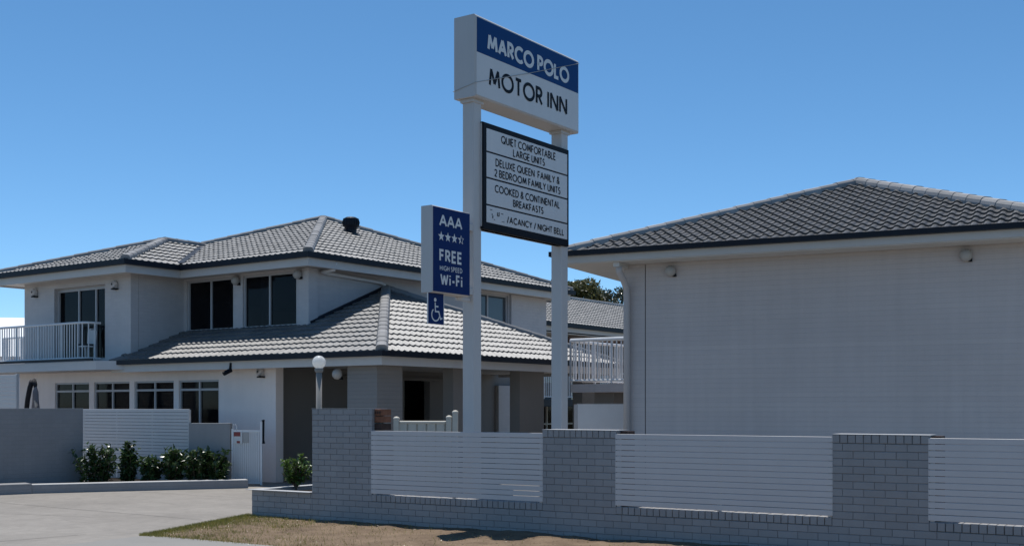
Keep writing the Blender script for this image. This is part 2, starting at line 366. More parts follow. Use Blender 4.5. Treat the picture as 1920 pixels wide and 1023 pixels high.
def stroke(mb, pts, wt, y):
    P = [Vector(p) for p in pts]
    Q = [P[0]]
    for p in P[1:]:
        if (p-Q[-1]).length > 1e-5: Q.append(p)
    closed = len(Q) > 3 and (Q[0]-Q[-1]).length < 1e-4
    for k in range(1, len(Q)-1):                                    # sharp corners are cut, not mitred
        if (Q[k]-Q[k-1]).normalized().dot((Q[k+1]-Q[k]).normalized()) < -0.1:
            stroke(mb, Q[:k+1], wt, y); stroke(mb, Q[k:], wt, y-.0002); return
    if closed: Q = Q[:-1]
    n = len(Q); L_, R_ = [], []
    for k in range(n):
        d0 = (Q[k]-Q[k-1]).normalized() if (k > 0 or closed) else None
        d1 = (Q[(k+1) % n]-Q[k]).normalized() if (k < n-1 or closed) else None
        d0 = d0 or d1; d1 = d1 or d0
        n0 = Vector((-d0.y, d0.x)); n1 = Vector((-d1.y, d1.x)); m = (n0+n1)/max(0.62, 1+n0.dot(n1))
        e = Vector((0, 0))
        L_.append(Q[k]+m*wt/2); R_.append(Q[k]-m*wt/2)
    for k in range(n if closed else n-1):
        j = (k+1) % n
        mb.poly([(R_[k].x, y, R_[k].y), (R_[j].x, y, R_[j].y), (L_[j].x, y, L_[j].y), (L_[k].x, y, L_[k].y)])
def lettering(parent, s, x0, x1, z0, z1, wt, y, m, gap=0.16, space=0.34, name='lettering'):
    h = z1-z0; adv = 0; items = []
    for ch in s:
        if ch == ' ': adv += space; continue
        wd, st = GL[ch]; items.append((adv, st)); adv += wd+gap+wt/h*0.6
    adv -= gap; k = (x1-x0)/adv; c = 0; words = s.split(); i = 0; o = None
    for wd_ in words:                                              # one mesh per word
        mb = MB()
        for (a, st) in items[i:i+len(wd_)]:
            for pl in st:
                stroke(mb, [(x0+(a+p[0])*k, z0+wt/2+p[1]*(h-wt)) for p in pl], wt, y-0.0004*(c % 6)); c += 1
        i += len(wd_); o = mb.build(name, m, parent)
    return o

# leaves -----------------------------------------------------------
def leaf(mb, c, d, up, ln, wd, rnd):
    d = d.normalized(); s = d.cross(up)
    if s.length < 1e-3: s = d.orthogonal()
    s.normalize(); nn = s.cross(d); r = rnd.random()
    a = c; b = c+d*ln*0.5-nn*ln*0.04; e = c+d*ln-nn*ln*0.16
    l = c+d*ln*0.42+s*wd/2+nn*wd*0.14; q = c+d*ln*0.42-s*wd/2+nn*wd*0.14
    mb.poly([a, b, l], r); mb.poly([b, e, l], r); mb.poly([a, q, b], r); mb.poly([b, q, e], r)
def rdir(rnd, zmin=-1.0):
    while True:
        v = Vector((rnd.uniform(-1, 1), rnd.uniform(-1, 1), rnd.uniform(-1, 1)))
        if 0.05 < v.length < 1 and v.normalized().z >= zmin: return v.normalized()
def shrub(name, label, loc, w_, h_, nst, nl, ll, lw, m, seed, group=None, spread=0.06, low=0.22):
    rnd = random.Random(seed); t = thing(name, label, 'shrub', loc, rnd.uniform(0, 360), group); st = MB(); lf = MB()
    for k in range(nst):
        a = rnd.uniform(0, 6.28); rr = w_/2*rnd.uniform(0.25, 1); hh = h_*rnd.uniform(0.6, 1.0)*(1-.55*(2*rr/w_)**3*rnd.random())
        tip = Vector((math.cos(a)*rr, math.sin(a)*rr, hh)); b0 = rr*spread
        base = Vector((math.cos(a)*b0, math.sin(a)*b0, 0)); mid = Vector((tip.x*(0.45+spread*.5), tip.y*(0.45+spread*.5), hh*0.5))
        st.tube([base, mid, tip], [0.012, 0.009, 0.004], 5)
        for q in range(nl):
            f = rnd.uniform(low, 1.02); p = base.lerp(mid, f*2) if f < 0.5 else mid.lerp(tip, f*2-1)
            dd = (rdir(rnd)+Vector((tip.x, tip.y, 0.5))*0.6)
            leaf(lf, p+rdir(rnd)*0.02, dd, Vector((0, 0, 1))+rdir(rnd)*0.7, ll*rnd.uniform(0.6, 1.15), lw*rnd.uniform(0.7, 1.1), rnd)
    st.build('stem', M_stem, t); lf.build('foliage', m, t); return t

# ------------------------------------------------------------------ ground
FO = Vector((-4.046, 18.24, 0)); FA = -31.7                       # front fence line
FX = Vector((math.cos(R(FA)), math.sin(R(FA)), 0)); FY = Vector((-FX.y, FX.x, 0))
def fw(x, y, z=0): return FO+FX*x+FY*y+Vector((0, 0, z))
def sheet(name, pts, z, m, kind='structure'):
    mb = MB(); mb.poly([fw(x, y, z) for x, y in pts]); return tag(mb.build(name, m), kind=kind)
gm = MB(); gm.poly([(-2500, -2500, 0), (2500, -2500, 0), (2500, 2500, 0), (-2500, 2500, 0)]); tag(gm.build('ground', M_ground), kind='structure')
sheet('driveway', [(.85, -5.6), (.85, -2.8), (.02, .0), (.3, .24), (18, .24), (18, 34), (-45, 34), (-45, -5.6)], 0.004, M_conc)
sheet('footpath', [(.85, -4.3), (30, -4.3), (30, -2.8), (.85, -2.8)], 0.03, M_path)
sheet('road', [(-80, -30), (80, -30), (80, -6.2), (-80, -6.2)], 0.006, M_road)
kb = MB(); kb.sweep([fw(.85, -5.85)[:2], fw(60, -5.85)[:2]], -0.15, 0.15, 0, 0.12); tag(kb.build('kerb', M_path), kind='structure')
jm = MB()
def jl(a, b, wd=0.016, z=0.008):
    A, B = fw(*a), fw(*b); d = (B-A).normalized(); s = Vector((-d.y, d.x, 0))*wd/2
    mb = jm; mb.poly([A-s+Vector((0, 0, z)), A+s+Vector((0, 0, z)), B+s+Vector((0, 0, z)), B-s+Vector((0, 0, z))])
jl((.835, -5.5), (.835, -2.75), 0.02); jl((-.55, -5.2), (-.1, -3.0), .014); jl((-8, -.2), (-.3, -.75), .012); jl((-8, 2.9), (0.0, 2.6), .01); jl((-7.5, -2.1), (-2.1, -1.35), .008)
tag(jm.build('driveway_joint', M_joint), kind='structure')
# soil verge between fence and footpath
vm = MB(); rnd = random.Random(3); NX, NY = 190, 42; grid = {}
from mathutils import noise
for i in range(NX+1):
    for j in range(NY+1):
        v = j/NY; y = -2.82+v*2.86; x = (0.85*(-y/2.8) if y < 0 else 0.0)+i/NX*15
        ed = min(1, i/5)*min(1, j/4)
        z = 0.012+ed*(0.03*max(0, noise.noise((x*1.1, y*1.1, 1))+0.5)+0.018*noise.noise((x*5, y*5, 2))+0.008*noise.noise((x*17, y*17, 5)))
        z += 0.05*max(0, (v-0.78))*max(0, noise.noise((x*1.7, 3.3, 0))+0.35)*3
        grid[i, j] = len(vm.v); vm.v.append(tuple(fw(x, y, max(0.005, z))))
for i in range(NX):
    for j in range(NY): vm.f.append((grid[i, j], grid[i+1, j], grid[i+1, j+1], grid[i, j+1])); vm.r.append(0.5)
verge = tag(vm.build('soil_verge', M_dirt, smooth=True), kind='structure')
gr = MB(); rnd = random.Random(11)
for k in range(42000):
    x = rnd.uniform(-0.1, 1)**2*9; y = rnd.uniform(-2.9, 0.02)
    xl = 0.85*(-min(0, y)/2.8); d = x
    dens = math.exp(-d*.75)+0.45*math.exp(-abs(y+2.78)*5)*math.exp(-d*.25)+0.03
    dens *= 0.35+1.3*max(0, noise.noise((x*1.6, y*1.6, 8))+0.35)
    if rnd.random() > dens: continue
    b = fw(xl+d-0.06, y, 0.02); h = rnd.uniform(0.015, 0.06); t = rdir(rnd); s = Vector((rnd.uniform(-1, 1), rnd.uniform(-1, 1), 0)).normalized()*0.004
    tip = b+Vector((t.x*0.035, t.y*0.035, h)); gr.poly([b-s, b+s, tip], rnd.random())
tag(gr.build('dry_grass', M_grass), 'sparse yellow green grass along the edge of the soil verge', 'grass', kind='stuff')
lt = MB()
for k in range(1700):
    x = rnd.uniform(0.1, 12); y = rnd.uniform(-2.7, -0.05); b = fw(x+0.3*(-y), y, 0.035+rnd.random()*0.02)
    leaf(lt, b, Vector((rnd.uniform(-1, 1), rnd.uniform(-1, 1), rnd.uniform(-.1, .2))), Vector((0, 0, 1))+rdir(rnd)*.5, rnd.uniform(.012, .05), rnd.uniform(.006, .018), rnd)
tag(lt.build('leaf_litter', M_litter), 'dry leaves and twigs scattered over the bare soil', 'leaf litter', kind='stuff')

# ------------------------------------------------------------------ left motel building
LB = thing('motel_building', 'two-storey white motel block with light grey tiled hip roofs and a pillared porch', 'building', (-4.87, 28.1, 0), -35.8)
def part(mb, name, m, parent=LB, **k): return mb.build(name, m, parent, **k)
# walls
uw = MB(); uw.wall('x', 0, .23, -4.61, 0, 2.7, 5.06, [(-4.5, -2.69, 3.69, 5.0), (-2.335, -.42, 3.69, 5.0)])
uw.wall('y', -.002, -.23, 0.232, 10.05, 2.7, 5.06, [(6.45, 8.14, 3.75, 5.0)])
uw.wall('x', 9.82, 10.05, -9.3, -.232, 0, 5.06)
uw.wall('y', -9.3, -9.07, -1.40, 9.80, 0, 5.06)
uw.box(-.27, .055, -.06, -.001, 3.6, 5.05)                          # corner pier
uw.box(.001, .06, -.059, .25, 3.6, 5.049)
uw.box(.001, .07, 8.2, 10.04, 2.9, 5.048)
part(uw, 'upper_wall', M_wall)
ww = MB(); ww.wall('x', -1.65, -1.42, -9.3, -4.61, 2.64, 5.06, [(-7.9, -5.67, 2.95, 4.87)])
ww.wall('y', -4.612, -4.84, -1.41, 0.0, 2.64, 5.06)
ww.box(-7.95, -5.62, -1.50, -1.44, 4.80, 5.05)
part(ww, 'upper_wall', M_wall)
WLO = [(-8.18, -6.64), (-6.43, -4.93), (-4.73, -3.18), (-2.99, -1.52)]
lw_ = MB(); lw_.wall('x', -1.45, -1.22, -9.85, .43, 0, 2.66, [(a, b, 0.9 if i < 3 else 0.9, 2.37) for i, (a, b) in enumerate(WLO)])
part(lw_, 'lower_wall', M_render)
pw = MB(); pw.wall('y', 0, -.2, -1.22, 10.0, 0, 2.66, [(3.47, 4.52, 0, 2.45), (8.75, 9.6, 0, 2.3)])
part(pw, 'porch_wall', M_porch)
for ya_, yb_ in ((3.3, 4.7), (8.6, 9.8)):
    dw = MB(); dw.box(-.5, -.45, ya_, yb_, 0, 2.6); part(dw, 'doorway', M_glass)
sp_ = MB(); sp_.box(.002, .12, 7.5, 8.62, 0, 2.35); part(sp_, 'sky_lit_wall', M_wall)  # pale box; its colour stands in for sky light on a wall
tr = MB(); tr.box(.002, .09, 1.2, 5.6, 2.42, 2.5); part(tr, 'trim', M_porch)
# pillars under the porch
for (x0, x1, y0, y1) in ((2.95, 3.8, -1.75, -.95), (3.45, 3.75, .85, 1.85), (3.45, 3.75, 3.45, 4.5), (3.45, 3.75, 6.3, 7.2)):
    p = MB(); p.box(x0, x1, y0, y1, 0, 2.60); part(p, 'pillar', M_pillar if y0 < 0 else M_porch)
# slopes of the roofs
ze = 5.32; ap = (-3.9, 4.4, 7.15)
E = [(.6, -.6, ze), (.6, 9.84+.8, ze), (-10, 9.84+.8, ze), (-10, -.6, ze)]
tiles('roof', M_tile, LB, [E[3], E[0], ap], (E[3], E[0]))
tiles('roof', M_tile, LB, [E[0], E[1], ap], (E[0], E[1]))
tiles('roof', M_tile, LB, [E[1], E[2], ap], (E[1], E[2]))
tiles('roof', M_tile, LB, [E[2], E[3], ap], (E[2], E[3]))
wa = (-6.4, .75, 6.3); wr = (-6.4, 2.15, 6.3)
tiles('roof', M_tile, LB, [(-9.9, -2.25, ze), (-4, -2.25, ze), wa], ((-9.9, -2.25, ze), (-4, -2.25, ze)))
tiles('roof', M_tile, LB, [(-4, -2.25, ze), (-4, -.6, ze), wr, wa], ((-4, -2.25, ze), (-4, -.6, ze)))
bl = MB(); bl.poly([(-9.9, -2.25, ze), wa, wr, (-9.9, -.6, ze)]); part(bl, 'roof', M_tile)
zl = 2.87; sl_ = .394
def za(y): return zl+sl_*(y+2.05)
tiles('porch_roof', M_tile, LB, [(-4.87, -2.05, zl), (0, -2.05, zl), (0, .06, za(.06)), (-4.87, .06, za(.06))], ((0, -2.05, zl), (-1, -2.05, zl)))
lap = (0, 2.75, 4.76)
tiles('porch_roof', M_tile, LB, [(0, -2.05, zl), (4.2, -2.05, zl), lap], ((0, -2.05, zl), (4.2, -2.05, zl)))
tiles('porch_roof', M_tile, LB, [(4.2, -2.05, zl), (4.2, 7.55, zl), lap], ((4.2, -2.05, zl), (4.2, 7.55, zl)), amp=0.03)
tiles('porch_roof', M_tile, LB, [(4.2, 7.55, zl), (0, 7.55, zl), lap], ((4.2, 7.55, zl), (0, 7.55, zl)))
rc = MB(); caps(rc, E[0], ap, .125); caps(rc, E[3], ap); caps(rc, E[1], ap); caps(rc, E[2], ap)
caps(rc, (-4, -2.25, ze), wa, .12); caps(rc, (-9.9, -2.25, ze), wa); caps(rc, wa, wr)
part(rc, 'ridge_cap', M_cap)
rc = MB(); caps(rc, (4.2, -2.05, zl), lap, .13); caps(rc, (4.2, 7.55, zl), lap); part(rc, 'ridge_cap', M_cap)
va = MB(); A_, B_ = Vector((-4, -.6, ze+.075)), Vector((wr[0], wr[1], wr[2]+.075)); s_ = Vector((.06, .06, 0))
va.poly([A_-s_, A_+s_, B_+s_, B_-s_]); part(va, 'valley_flashing', M_gutter)
fl = MB(); fl.tube([(.03, .0, za(0)+.06), (.03, 2.75, 4.83), (.03, 4.2, 4.2)], .05, 6); part(fl, 'flashing', M_gutter)
# gutters, fascia, soffits
def eaves(path, z, parent, gz=.11, fz=.2, m=M_white):
    g = MB(); g.sweep(path, -.10, .02, z-gz-.01, z-.005); g.build('gutter', M_gutter, parent)
    f = MB(); f.sweep(path, .021, .05, z-gz-fz, z-.04); f.build('fascia', m, parent)
up = [(-9.9, 2), (-9.9, -2.25), (-4, -2.25), (-4, -.6), (.6, -.6), (.6, 10.64), (-10, 10.64)]
eaves([(p[0], p[1]) for p in up], ze, LB)
so = MB(); so.prism([(-9.87, 2), (-9.87, -2.2), (-4.05, -2.2), (-4.05, -.55), (.55, -.55), (.55, 10.6), (-9.87, 10.6)], 5.062, 5.08); part(so, 'soffit', M_soffit)
lp = [(-4.87, -2.05), (4.2, -2.05), (4.2, 7.55), (0.1, 7.55)]
eaves(lp, zl, LB, .10, .19)
so = MB(); so.prism([(-4.87, -2.0), (4.15, -2.0), (4.15, 7.5), (.01, 7.5), (.01, -1.2), (-4.87, -1.2)], 2.662, 2.68); part(so, 'soffit', M_soffit)
# windows
def window(axis, d, a0, a1, z0, z1, mull=(), trans=None, bar=.045, m=M_frame, gm=M_glass, parent=LB, name='window', inset=.05, drapes=()):
    f = MB(); P = (lambda a, b, c, e, z, q: f.box(a, b, c, e, z, q)) if axis == 'x' else (lambda a, b, c, e, z, q: f.box(c, e, a, b, z, q))
    s = 1 if axis == 'x' else -1
    i0, i1 = sorted((d+s*inset, d+s*(inset+.06)))
    P(a0, a0+bar, i0, i1, z0, z1); P(a1-bar, a1, i0, i1, z0, z1); P(a0+bar, a1-bar, i0, i1, z1-bar, z1); P(a0+bar, a1-bar, i0, i1, z0, z0+bar)
    for q in mull: P(q-bar*.55, q+bar*.55, i0+.003, i1-.003, z0+bar, (z1-bar))
    if trans: P(a0+bar, a1-bar, i0-.004, i1-.006, trans-bar*.6, trans+bar*.6)
    o = f.build(name, m, parent)
    g = MB(); g0, g1 = sorted((d+s*(inset+.04), d+s*(inset+.05)))
    if axis == 'x': g.box(a0+.01, a1-.01, g0, g1, z0+.01, z1-.01)
    else: g.box(g0, g1, a0+.01, a1-.01, z0+.01, z1-.01)
    g.build('pane', gm, o)
    for (c0, c1) in drapes:                                         # hanging curtains seen dimly behind the glass
        k = MB(); n = max(6, int((c1-c0)/.03)); dd = d+s*.30
        for q in range(n):
            xa, xb = c0+(c1-c0)*q/n, c0+(c1-c0)*(q+1)/n; ya, yb_ = dd+.025*math.sin(q*1.3), dd+.025*math.sin((q+1)*1.3)
            k.poly([(xa, ya, z0-.1), (xb, yb_, z0-.1), (xb, yb_, z1+.05), (xa, ya, z1+.05)])
        k.build('curtain', M_curtain, o, smooth=True)
    return o
window('x', 0, -4.5, -2.69, 3.69, 5.0, (-3.6,), drapes=((-3.15, -2.6),)); window('x', 0, -2.335, -.42, 3.69, 5.0, (-1.41,), drapes=((-2.0, -1.55), (-.75, -.35)))
window('y', -.002, 6.45, 8.14, 3.75, 5.0, (7.2,), gm=M_glassb)
window('x', -1.65, -7.9, -5.67, 2.95, 4.82, (-6.98, -6.235), name='balcony_door', inset=.12, drapes=((-6.2, -5.6),))
for i, (a, b) in enumerate(WLO): window('x', -1.45, a, b, .9, 2.37, ((a+b)/2,), trans=2.14, inset=.03, drapes=(((a+b)/2+.25, b),) if i in (1, 2) else ())
# lamps on the walls
def bulkhead(x, y, z, axis, r=.115, parent=LB, m=M_bulk):
    b = MB(); a = Vector(axis); c = Vector((x, y, z))
    b.lathe([(r*.5, 0), (r*.5, .03), (r*1.0, .035), (r*1.05, .06), (r*.98, .10), (r*.75, .14), (r*.4, .165), (.001, .172)], c, a, 18)
    o = b.build('wall_lamp', m, parent, smooth=True)
    h = MB(); h.box(x+r*.35, x+r*.95, y-.06, y-.001, z-r*1.05, z-r*.55); h.build('mount', M_black, o); return o
bulkhead(-2.52, -.002, 4.9, (0, -1, 0)); bulkhead(-.25, -.062, 4.9, (0, -1, 0)); bulkhead(2.72, -1.752, 2.42, (0, -1, 0))
def uplight(x, y, z):
    b = MB(); b.poly([(x-.09, y, z), (x+.07, y-.02, z-.02), (x+.09, y-.12, z+.02), (x-.02, y-.14, z+.0)]); b.poly([(x+.07, y-.02, z-.02), (x+.09, y-.12, z+.02), (x+.09, y-.01, z+.14)])
    b.lathe([(.09, 0), (.11, .04), (.09, .09), (.03, .12)], (x-.02, y, z+.11), (0, -1, 0), 14)
    o = b.build('wall_lamp', M_wall, LB); c = MB(); c.box(x-.05, x+.1, y-.12, y-.005, z-.03, z+.005); c.build('mount', M_black, o)
uplight(-8.74, -1.652, 4.72); uplight(-5.2, -1.652, 4.72); uplight(-.02, -1.452, 2.42)
cc = MB(); cc.tube([(-.42, -2.02, 2.72), (-.43, -2.04, 2.54)], .035, 8); cc.tube([(-.47, -2.20, 2.47), (-.42, -2.02, 2.56)], .05, 10); part(cc, 'security_camera', M_black)
dp = MB(); dp.tube([(.56, .35, 5.18), (.5, .35, 5.0), (.1, .36, 4.98), (.06, .5, 4.97), (.06, 2.5, 4.90), (.06, 2.62, 4.86), (.06, 2.62, 4.66)], .045, 10); part(dp, 'downpipe', M_trim, smooth=True)
# roof vents, mast
def vent(x, y, z, k=1.0):
    v = MB(); v.lathe([(.17*k, -.25), (.17*k, .08*k), (.19*k, .14*k), (.24*k, .22*k), (.25*k, .34*k), (.235*k, .42*k), (.15*k, .47*k), (.001, .48*k)], (x, y, z), (0, 0, 1), 18)
    for q in range(18):
        t = 2*math.pi*q/18; v.tube([(x+.235*k*math.cos(t), y+.235*k*math.sin(t), z+.2*k), (x+.262*k*math.cos(t), y+.262*k*math.sin(t), z+.31*k), (x+.225*k*math.cos(t), y+.225*k*math.sin(t), z+.43*k)], .012*k, 4)
    return part(v, 'roof_vent', M_gutter)
VENT = vent(-2.52, 4.1, 6.60, 0.92); vent(-6.6, 6.2, 6.2, 1.0)
an = MB(); an.tube([(-1.2, 7.4, 5.6), (-1.2, 7.4, 7.1)], .022, 6); an.tube([(-1.2, 7.4, 5.9), (-1.2, 7.4, 6.05)], .06, 6); part(an, 'aerial_mast', M_gutter)
# balcony
bs = MB(); bs.prism([(-14.2, -2.45), (-4.9, -2.45), (-4.3, -2.0), (-4.3, -1.66), (-9.3, -1.66), (-9.3, .8), (-14.2, .8)], 2.64, 2.86); part(bs, 'balcony_slab', M_slat)
be = MB(); be.sweep([(-14.2, -2.46), (-5.0, -2.46)], -.03, 0, 2.87, 2.93); part(be, 'slab_edge', M_gutter)
def railing(path, z0, z1, parent, name='railing', step=.115, m=M_trim, hr=.03, br=.011, post=1.15):
    r = MB(); P = [Vector((p[0], p[1], 0)) for p in path]
    r.tube([(p.x, p.y, z1) for p in P], hr, 8); r.tube([(p.x, p.y, z0+.07) for p in P], hr*.7, 6)
    dist = 0
    for k in range(len(P)-1):
        d = P[k+1]-P[k]; n = max(1, int(d.length/step))
        for q in range(n):
            c = P[k]+d*(q/n); big = (q % max(1, int(post/step))) == 0 and d.length > .5
            w_ = .022 if big else br
            r.box(c.x-w_, c.x+w_, c.y-w_, c.y+w_, z0 if big else z0+.05, z1)
    return r.build(name, m, parent)
railing([(-14.1, -2.12), (-6.15, -2.12), (-5.98, -2.10), (-5.86, -2.0), (-5.82, -1.85), (-5.82, -1.68)], 2.9, 3.87, LB, 'balcony_railing')
railing([(-14.1, .6), (-9.32, .6)], 2.9, 3.87, LB, 'balcony_railing')
# white chair on the balcony
ch = thing('balcony_chair', 'white plastic chair with dark seat cushion behind the corner of the balcony railing', 'chair', (0, 0, 0), 0)
ch.location = LB.matrix_basis @ Vector((-5.83, -1.92, 2.86)) if False else Vector((-4.87, 28.1, 0))+Matrix.Rotation(R(-35.8), 3, 'Z') @ Vector((-6.15, -1.86, 2.86)); ch.rotation_euler = (0, 0, R(-35.8))
c = MB(); c.box(-.17, .17, -.16, .14, .40, .43); c.build('seat', M_globe, ch)
c = MB(); c.poly([(-.17, .12, .43), (.17, .12, .43), (.14, .16, .85), (-.14, .16, .85)]); c.poly([(-.17, .14, .43), (.17, .14, .43), (.14, .18, .85), (-.14, .18, .85)]); c.tube([(-.16, .14, .43), (-.17, .17, .8), (-.1, .18, .88), (.1, .18, .88), (.17, .17, .8), (.16, .14, .43)], .02, 6); c.build('backrest', M_globe, ch)
for sx in (-.15, .15):
    for sy in (-.14, .12):
        c = MB(); c.tube([(sx, sy, 0), (sx*.95, sy, .41)], .016, 6); c.build('leg', M_globe, ch)
c = MB(); c.box(-.15, .15, -.15, .1, .432, .48); c.build('cushion', M_dgrey, ch)

# ------------------------------------------------------------------ right building
RB = thing('brick_building', 'large plain painted brick wall building with dark grey tiled hip roof behind the right fence', 'building', (2.09, 21.93, 0), -26.0)
b = MB(); b.wall('x', 0, .25, 0, 7.12, 0, 4.36); b.wall('y', 0.001, .25, .25, 9.5, 0, 4.36); b.wall('y', 6.87, 7.119, .25, 9.5, 0, 4.36); b.wall('x', 9.25, 9.5, .25, 6.87, 0, 4.36)
b.build('wall', M_wallr, RB)
b = MB(); b.box(.418, .432, -.0045, .01, 0, 4.35); b.build('movement_joint', M_joint, RB)
zr = 4.55; X0, X1, Y0, Y1 = -1.12, 7.75, -.62, 10.2
apr = (3.65, 3.65, 6.2); rb_ = (3.65, 6.0, 6.2)
tiles('roof', M_tiled, RB, [(X0, Y0, zr), (X1, Y0, zr), apr], ((X0, Y0, zr), (X1, Y0, zr)), pitch=.2, amp=.045, lift=.03, style='s', course=.32)
tiles('roof', M_tiled, RB, [(X1, Y0, zr), (X1, Y1, zr), rb_, apr], ((X1, Y0, zr), (X1, Y1, zr)), pitch=.2, amp=.045, lift=.03, style='s', course=.32)
tiles('roof', M_tiled, RB, [(X0, Y1, zr), (X0, Y0, zr), apr, rb_], ((X0, Y1, zr), (X0, Y0, zr)), pitch=.2, amp=.045, lift=.03, style='s', course=.32)
tiles('roof', M_tiled, RB, [(X1, Y1, zr), (X0, Y1, zr), rb_], ((X1, Y1, zr), (X0, Y1, zr)), pitch=.2, amp=.045, lift=.03, style='s', course=.32)
rc = MB(); caps(rc, (X0, Y0, zr), apr, .13); caps(rc, (X1, Y0, zr), apr, .15); caps(rc, apr, rb_, .13); rc.build('ridge_cap', M_capd, RB)
eaves([(X0, Y1), (X0, Y0), (X1, Y0), (X1, Y1)], zr+.05, RB, .085, .135)
b = MB(); b.prism([(X0+.05, Y0+.05), (X1-.05, Y0+.05), (X1-.05, Y1-.05), (X0+.05, Y1-.05)], 4.362, 4.38); b.build('soffit', M_soffit, RB)
b = MB(); b.box(-.02, .10, -.50, -.02, 4.28, 4.361); b.build('eave_block', M_white, RB)
b = MB()
pth = [(.06, -.42, 4.30), (.06, -.40, 4.2), (.075, -.22, 4.06), (.09, -.1, 3.92), (.09, -.085, 3.7), (.09, -.085, 0)]
b.tube(pth, .062, 14); b.build('downpipe', M_wallp, RB, smooth=True)
bulkhead(.93, -.002, 4.2, (0, -1, 0), .10, RB); bulkhead(5.99, -.002, 4.2, (0, -1, 0), .10, RB)

# ------------------------------------------------------------------ pylon sign
SG = thing('pylon_sign', 'tall white two-post motel sign with blue cabinet and stacked text boards', 'sign', (-.64, 17.0, 0), 55.0)
for x in (.0, 2.36):
    p = MB(); p.bbox(x, x+.2, -.1, .1, 0, 6.2, .012); p.build('post', M_sign, SG)
def cabinet(name, x0, x1, y0, y1, z0, z1, m=M_sign, b=.035):
    c = MB(); c.bbox(x0, x1, y0, y1, z0, z1, b); return c.build(name, m, SG)
nc = cabinet('name_cabinet', -.09, 2.74, -.2, .2, 6.165, 7.345, b=.022)
q = MB(); q.box(-.06, 2.71, -.203, -.19, 6.195, 6.8085); q.build('face', M_face, nc)
q = MB(); q.box(-.05, 2.70, -.206, -.19, 6.81, 7.305); q.build('blue_band', M_blue, nc)
for x in (-.03, 2.33):
    q = MB(); q.box(x, x+.26, -.115, .115, 6.115, 6.164); q.build('bracket', M_sign, nc)
q = MB(); q.tube([(-.094, .2, 6.28), (-.096, -.204, 6.355), (1.2, -.22, 6.78), (2.72, -.212, 7.3)], .0045, 5); q.build('wire', M_bulk, nc)
lettering(nc, 'MARCO POLO', .22, 2.42, 6.885, 7.145, .056, -.210, M_letter, gap=.13)
lettering(nc, 'MOTOR INN', .26, 2.37, 6.375, 6.66, .049, -.2065, M_black, gap=.16)
ib = cabinet('information_board', .17, 2.51, -.15, .0, 4.30, 5.86, M_black, .012)
q = MB(); q.box(.165, 2.50, -.1, .02, 4.30, 4.34); q.box(.165, .20, -.13, .02, 4.341, 5.84); q.build('casing', M_sign, ib)
for z0, z1 in ((5.45, 5.775), (5.07, 5.425), (4.675, 5.045), (4.408, 4.65)):
    q = MB(); q.box(.25, 2.446, -.1545, -.14, z0, z1); q.build('panel', M_face, ib)
yb = -.158
for s_, x0, x1, z0, z1 in (('QUIET COMFORTABLE', .62, 2.1, 5.618, 5.738), ('LARGE UNITS', .93, 1.79, 5.475, 5.59), ('DELUXE QUEEN  FAMILY &', .48, 2.22, 5.255, 5.372),
        ('2 BEDROOM FAMILY UNITS', .45, 2.24, 5.10, 5.215), ('COOKED & CONTINENTAL', .46, 2.22, 4.87, 4.985), ('BREAKFASTS', .93, 1.75, 4.72, 4.83), ('/ACANCY / NIGHT BELL', .77, 2.35, 4.455, 4.56)):
    lettering(ib, s_, x0, x1, z0, z1, (.018), yb, M_black, gap=.17)
q = MB()
for (x, z, a, bb) in ((.36, 4.60, .03, .008), (.40, 4.50, .012, .04), (.385, 4.535, .012, .02), (.52, 4.555, .012, .05), (.56, 4.56, .010, .06), (.54, 4.53, .03, .008), (.64, 4.575, .03, .01), (.66, 4.46, .04, .006), (.44, 4.465, .012, .012)):
    q.poly([(x-a/1, yb, z-bb/2), (x+a*.8, yb, z-bb/2), (x+a, yb, z+bb/2), (x-a*.7, yb, z+bb/2)])
q.build('lettering', M_black, ib)
ac = cabinet('rating_cabinet', -1.06, -.21, -.2, .02, 3.28, 4.47, M_sign, .02)
q = MB(); q.box(-1.045, -.225, -.204, -.19, 3.295, 4.455); q.build('blue_panel', M_navy, ac)
q = MB(); q.box(-.209, -.001, -.09, .03, 3.33, 3.42); q.build('bracket', M_sign, ac)
q = MB(); q.box(-.209, -.001, -.09, .03, 4.25, 4.34); q.build('bracket', M_sign, ac)
q = MB(); q.box(-.3, -.001, -.05, .0, 3.235, 3.279); q.build('bracket', M_sign, ac)
ya = -.2085
lettering(ac, 'AAA', -.91, -.40, 4.195, 4.37, .032, ya, M_letter, gap=.05)
lettering(ac, 'FREE', -.905, -.405, 3.71, 3.885, .034, ya, M_letter, gap=.2)
lettering(ac, 'HIGH SPEED', -.905, -.405, 3.59, 3.66, .011, ya, M_letter, gap=.22)
lettering(ac, 'Wi-Fi', -.885, -.40, 3.385, 3.555, .032, ya, M_letter, gap=.22)
q = MB()
def star(cx, cz, r, half=False):
    pts = [(cx+(r if k % 2 == 0 else r*.42)*math.sin(math.pi*k/5), cz+(r if k % 2 == 0 else r*.42)*math.cos(math.pi*k/5)) for k in range(10)]
    if half: pts = [(min(cx, x), z) for x, z in pts[5:]+[pts[0]]]; pts[0] = (cx, cz-r*.42)
    cc_ = (cx if not half else cx-.01, cz)
    for k in range(len(pts) if not half else len(pts)-1):
        a_, b_ = pts[k], pts[(k+1) % len(pts)]; q.poly([(cc_[0], ya, cc_[1]), (a_[0], ya, a_[1]), (b_[0], ya, b_[1])])
for k in range(3):
    q = MB(); star(-.88+.148*k, 4.06, .072); q.build('star', M_letter, ac)
q = MB()
star(-.88+.148*3, 4.06, .072, True)
